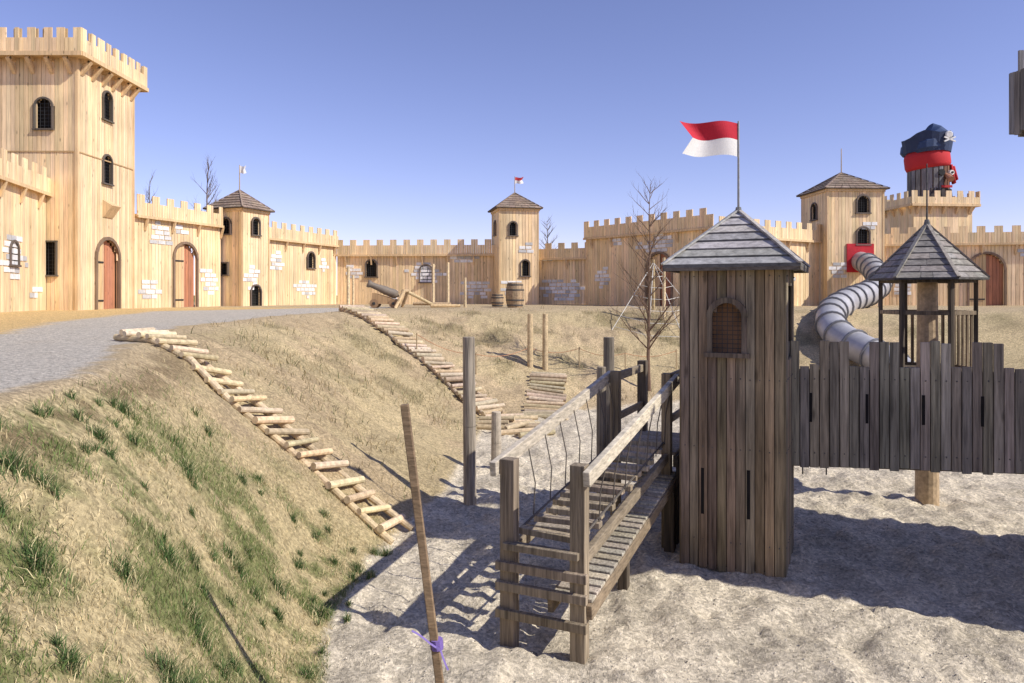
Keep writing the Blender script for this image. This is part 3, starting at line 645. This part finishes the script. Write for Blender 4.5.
# ---------------------------------------------------------------- log ladders on banks
def ladder(name,p0,p1,n,wid,r=.05,col=(.55,.42,.24),rails=True,bow=0,jt=.06,capc=(.70,.55,.35)):
    e=empty(name); Lg=MB(); p0=Vector(p0);p1=Vector(p1);d=(p1-p0).normalized();q=Vector((-d.y,d.x))
    def P(t_,o):
        p=p0.lerp(p1,t_)+q*(o+bow*math.sin(math.pi*t_)); return Vector((p.x,p.y,gz(p.x,p.y)))
    if rails:
        for o in(-wid*.36,wid*.36):
            K=6
            for i in range(K):
                a=P(i/K,o)+Vector((0,0,r*1.1));b_=P((i+1)/K,o)+Vector((0,0,r*1.1)); a-= (b_-a)*.04
                Lg.cyl(a,b_+(b_-a)*.04,r*1.05,r*1.0,10,jit(col,.1),capcol=capc)
    for i in range(n):
        t_=(i+.5)/n+random.uniform(-.3,.3)*jt/n*6; w2=wid/2*random.uniform(.85,1.1); tw_=random.uniform(-jt,jt)
        a=P(t_-tw_*.15,-w2);b_=P(t_+tw_*.15,w2); m_=max(a.z,b_.z,P(t_,0).z); h=r*(2.6 if rails else 1.0)
        av=(a.z+b_.z)/2; a.z=(a.z+av)/2+h+.01;b_.z=(b_.z+av)/2+h+.01
        rr=r*random.uniform(.8,1.2)
        Lg.cyl(a,b_,rr,rr*random.uniform(.85,1.1),10,jit(col,.22,.08),capcol=jit(capc,.15))
    obj('logs',Lg,M_log,e)
ladder('log_ladder',(-5.6,10.9),(-1.38,9.15),21,.68,.045,col=(.64,.50,.32),bow=-.12)
ladder('log_ladder',(-5.0,22.8),(-.45,18.0),30,.85,.055,col=(.54,.43,.29),bow=.1)
ladder('log_steps',(1.05,21.2),(.75,17.6),15,1.0,.06,col=(.48,.38,.25),rails=False)
ladder('log_steps',(-.2,17.6),(.55,15.6),8,.9,.06,col=(.5,.4,.27),rails=False,jt=.25)
e=empty('log_pile'); P=MB()
for i in range(9):
    x_=random.uniform(-.7,.3);y_=random.uniform(15,17.8); a=random.uniform(-.6,.9); l=random.uniform(.5,1.0); h=gz(x_,y_)+.07+(i%3)*.05
    P.cyl((x_-l*math.cos(a)*.5,y_-l*math.sin(a)*.5,h),(x_+l*math.cos(a)*.5,y_+l*math.sin(a)*.5,h+random.uniform(-.05,.1)),.06,.055,10,jit((.55,.43,.27),.2),capcol=(.65,.52,.33))
obj('logs',P,M_log,e)
# ---------------------------------------------------------------- barrels, cannon
def barrel(x_,y_,h,r):
    e=empty('wooden_barrel'); P=MB(); z0=gz(x_,y_)
    prof=[(h*i/10,r*(.78+.22*math.sin(math.pi*i/10))) for i in range(11)]
    cl=[jit((.36,.26,.16),.25) for _ in range(24)]
    P.lathe((x_,y_,z0),prof,24,(.25,.17,.1),colfn=lambda k,i:cl[i]); obj('staves',P,M_log,e)
    P=MB()
    for f in(.1,.3,.7,.9):
        rr=r*(.78+.22*math.sin(math.pi*f))+.012; P.lathe((x_,y_,z0+h*f-.025),[(0,rr),(.05,rr)],24,(.08,.08,.08))
    obj('hoops',P,M_iron,e)
barrel(.12,30,1.02,.38); barrel(-.62,31.5,.55,.27)
e=empty('cannon'); P=MB();W=MB(); cx,cy=-5.0,28.8; z0=gz(cx,cy); q_=.78
ax=Vector((-.86,-.25,.36)).normalized()
P.lathe(Vector((cx+.5,cy+.1,z0+.5)),[(a*q_,b_*q_) for a,b_ in [(-.12,.05),(-.05,.09),(0,.2),(.15,.23),(.5,.2),(.55,.22),(1.0,.16),(1.35,.14),(1.45,.19),(1.55,.18)]],16,(.20,.165,.13),axis=ax)
obj('barrel',P,M_paint,e,smooth=True)
for s in(-1,1):
    c=Vector((cx,cy+.3*s*q_,z0))
    W.hexa([c+Vector(v)*q_ for v in((-.55,-.05,.2),(.75,-.05,.2),(.75,.05,.2),(-.55,.05,.2),(-.5,-.05,.75),(.6,-.05,.4),(.6,.05,.4),(-.5,.05,.75))],(.45,.29,.15))
    for wx in(-.4,.55): 
        W.cyl(c+Vector((wx,.06*s,.22))*q_,c+Vector((wx,.14*s,.22))*q_,.22*q_,.22*q_,16,(.32,.2,.11)); W.cyl(c+Vector((wx,.14*s,.22))*q_,c+Vector((wx,.18*s,.22))*q_,.06,.05,8,(.05,.05,.05))
W.box((cx,cy,z0+.25),(1,0,0),(0,1,0),(0,0,1),.8,.5,.08,(.42,.27,.14)); obj('carriage',W,M_new,e)
e=empty('balance_logs'); P=MB()
for (x0_,y0_,x1_,y1_,h0,h1) in((-4.0,28.6,-3.1,28.9,.6,.12),(-3.9,29.2,-2.4,29.0,.15,.15),(-4.2,28.4,-4.1,29.3,.65,.65),(-3.1,28.2,-2.0,28.5,.1,.1),(-4.15,28.45,-4.45,28.2,.65,0),(-4.1,29.2,-4.4,29.6,.65,0)):
    P.cyl((x0_,y0_,gz(x0_,y0_)+h0),(x1_,y1_,gz(x1_,y1_)+h1),.07,.06,10,jit((.6,.45,.25),.1))
obj('logs',P,M_log,e)
# ---------------------------------------------------------------- tube slide
def crom(P,n):
    out=[]
    P=[P[0]]+P+[P[-1]]
    for i in range(1,len(P)-2):
        for j in range(n):
            t_=j/n;a,b_,c,d=P[i-1],P[i],P[i+1],P[i+2]
            out.append(.5*((2*b_)+(c-a)*t_+(2*a-5*b_+4*c-d)*t_*t_+(3*b_-a-3*c+d)*t_**3))
    out.append(P[-1]); return out
e=empty('tube_slide'); S=MB()
cp=[Vector(v) for v in((16.5,35.1,4.6),(16.3,33.6,4.3),(15.5,31.2,3.55),(14.1,29.2,3.1),(12.3,27.2,2.75),(10.95,25.4,2.35),(10.45,24.0,1.85),(10.6,22.9,1.45),(10.95,21.9,1.1),(11.3,20.9,.6))]
pts=crom(cp,10)
n=20; rings=[]
for i,p in enumerate(pts):
    d=(pts[min(i+1,len(pts)-1)]-pts[max(i-1,0)]).normalized(); u=d.cross(Vector((0,0,1))).normalized(); w=u.cross(d)
    rings.append([p+(u*math.cos(2*math.pi*k/n)+w*math.sin(2*math.pi*k/n))*.46 for k in range(n)])
for r_ in rings: S.v+=[tuple(v) for v in r_]
for i in range(len(rings)-1):
    for k in range(n):
        k2=(k+1)%n; S.f.append((i*n+k,i*n+k2,(i+1)*n+k2,(i+1)*n+k)); S.c.append((.47,.46,.46))
obj('tube',S,M_metal,e,smooth=True)
S=MB(); acc=0
for i in range(2,len(pts)-1):
    acc+=(pts[i]-pts[i-1]).length
    if acc>.75:
        acc=0; d=(pts[i+1]-pts[i-1]).normalized(); S.lathe(pts[i]-d*.03,[(0,.46),(0.001,.52),(.06,.52),(.061,.46)],20,(.22,.22,.23),axis=d)
obj('flanges',S,M_metal,e)
S=MB()
for i in(22,42,56): 
    p=pts[i]; S.cyl((p.x,p.y,gz(p.x,p.y)-.1),(p.x,p.y,p.z-.35),.05,.05,8,(.4,.4,.4))
obj('supports',S,M_metal,e)
S=MB(); a,b_=faces(16.2,36.4,math.radians(3),2.7)[0]
S.box(uv(a,b_,1.55,.06,4.75),(1,.05,0),(-.05,1,0),(0,0,1),1.3,.06,1.35,(.5,.02,.03)); obj('entry_panel',S,M_paint,e)
e=empty('climbing_net'); S=MB(); tp=Vector((5.2,27.2,4.2)); P_=MB()
P_.cyl((5.2,27.2,2.2),(5.2,27.2,4.3),.06,.05,8,(.5,.38,.2)); obj('mast',P_,M_log,e)
bs=[Vector((x_,y_,gz(x_,y_))) for x_,y_ in((3.4,25.2),(4.5,24.4),(5.7,24.4),(6.8,25.2))]
for q in bs: S.cyl(tp,q,.012,.012,5,(.7,.67,.6),cap=False)
for f in(.2,.35,.5,.65,.8,.95):
    for i in range(3): S.cyl(tp.lerp(bs[i],f),tp.lerp(bs[i+1],f),.010,.010,5,(.7,.67,.6),cap=False)
obj('ropes',S,M_rope,e)
# ---------------------------------------------------------------- bare trees
def tree(name,x_,y_,H_,r0,col,seed,nb=26,spread=.5,up=.75,z0=None):
    r=random.Random(seed); T=MB(); z0=gz(x_,y_)-.05 if z0 is None else z0
    def br(p,d,L_,rad,lev):
        K=4 if lev<2 else 3; q=p
        for i in range(K):
            d2=(d+Vector((r.uniform(-1,1),r.uniform(-1,1),r.uniform(-.3,.7)))*.13).normalized(); nq=q+d2*L_/K
            T.cyl(q,nq,rad*(1-i/K*.75),rad*(1-(i+1)/K*.75),6 if lev<2 else 3,col,cap=False)
            if lev<3:
                for _ in range(2 if lev<2 else 1):
                    if r.random()<.85:
                        a=r.uniform(0,6.283); s=Vector((math.cos(a),math.sin(a),r.uniform(.2,1.0))).normalized(); br(nq,(d2*.8+s*.7).normalized(),L_*r.uniform(.3,.5),rad*.45*(1-i/K*.5),lev+1)
            q=nq;d=d2
    K=12;q=Vector((x_,y_,z0)); 
    for i in range(K):
        nq=q+Vector((r.uniform(-.03,.03)*H_/5,r.uniform(-.03,.03)*H_/5,H_/K)); T.cyl(q,nq,r0*(1-i/K*.9),r0*(1-(i+1)/K*.9),7,col,cap=False)
        if i>=2:
            for _ in range(max(1,nb//K)):
                a=r.uniform(0,6.283); d=Vector((math.cos(a)*spread,math.sin(a)*spread,up)).normalized(); br(q.lerp(nq,r.random()),d,H_*.27*(1-(i/K)*.72),r0*.42*(1-i/K*.6),1)
        q=nq
    obj(name,T,M_bark)
tree('bare_sapling',3.95,21.3,6.0,.06,(.17,.11,.075),3,nb=48,spread=.6,up=.6)
tree('bare_tree',-18.3,44,8.4,.12,(.2,.16,.14),5,nb=36,spread=.55)
tree('bare_tree',-21.0,43,7.2,.1,(.2,.16,.14),9,nb=24,spread=.4)
tree('bare_tree',2.7,56,6.2,.12,(.25,.2,.17),11,nb=36,spread=.8)
tree('bare_tree',9.3,56,5.8,.12,(.25,.2,.17),12,nb=36,spread=.8)
# ---------------------------------------------------------------- light, sky, camera
S_=Vector((.92,-.40,.86)).normalized()
w=bpy.data.worlds.new('World'); scene.world=w; w.use_nodes=True; nt=w.node_tree; bg=nt.nodes['Background']
sk=nt.nodes.new('ShaderNodeTexSky'); sk.sky_type='NISHITA'; sk.sun_disc=False; sk.sun_elevation=math.asin(S_.z); sk.sun_rotation=math.atan2(S_.x,S_.y)
sk.air_density=.9; sk.dust_density=.15; sk.ozone_density=3.0; sk.altitude=600
tint=nt.nodes.new('ShaderNodeVectorMath'); tint.operation='MULTIPLY'; tint.inputs[1].default_value=(1.34,1.03,1.20)
nt.links.new(sk.outputs[0],tint.inputs[0]); nt.links.new(tint.outputs[0],bg.inputs['Color']); bg.inputs['Strength'].default_value=.14
l=bpy.data.lights.new('sun','SUN'); l.energy=5.0; l.angle=math.radians(.5); l.color=(1,.95,.86)
lo=bpy.data.objects.new('sun',l); root.objects.link(lo); lo.rotation_euler=S_.to_track_quat('Z','Y').to_euler()
cd=bpy.data.cameras.new('camera'); co=bpy.data.objects.new('camera',cd); root.objects.link(co); scene.camera=co
co.location=(0,0,3.0); co.rotation_euler=(math.pi/2,0,0); cd.sensor_width=36; cd.lens=740/1024*36; cd.shift_y=-(341.5-295)/1024; cd.clip_end=2000; cd.clip_start=.05
scene.view_settings.view_transform='Standard'; scene.view_settings.look='None'; scene.view_settings.exposure=0
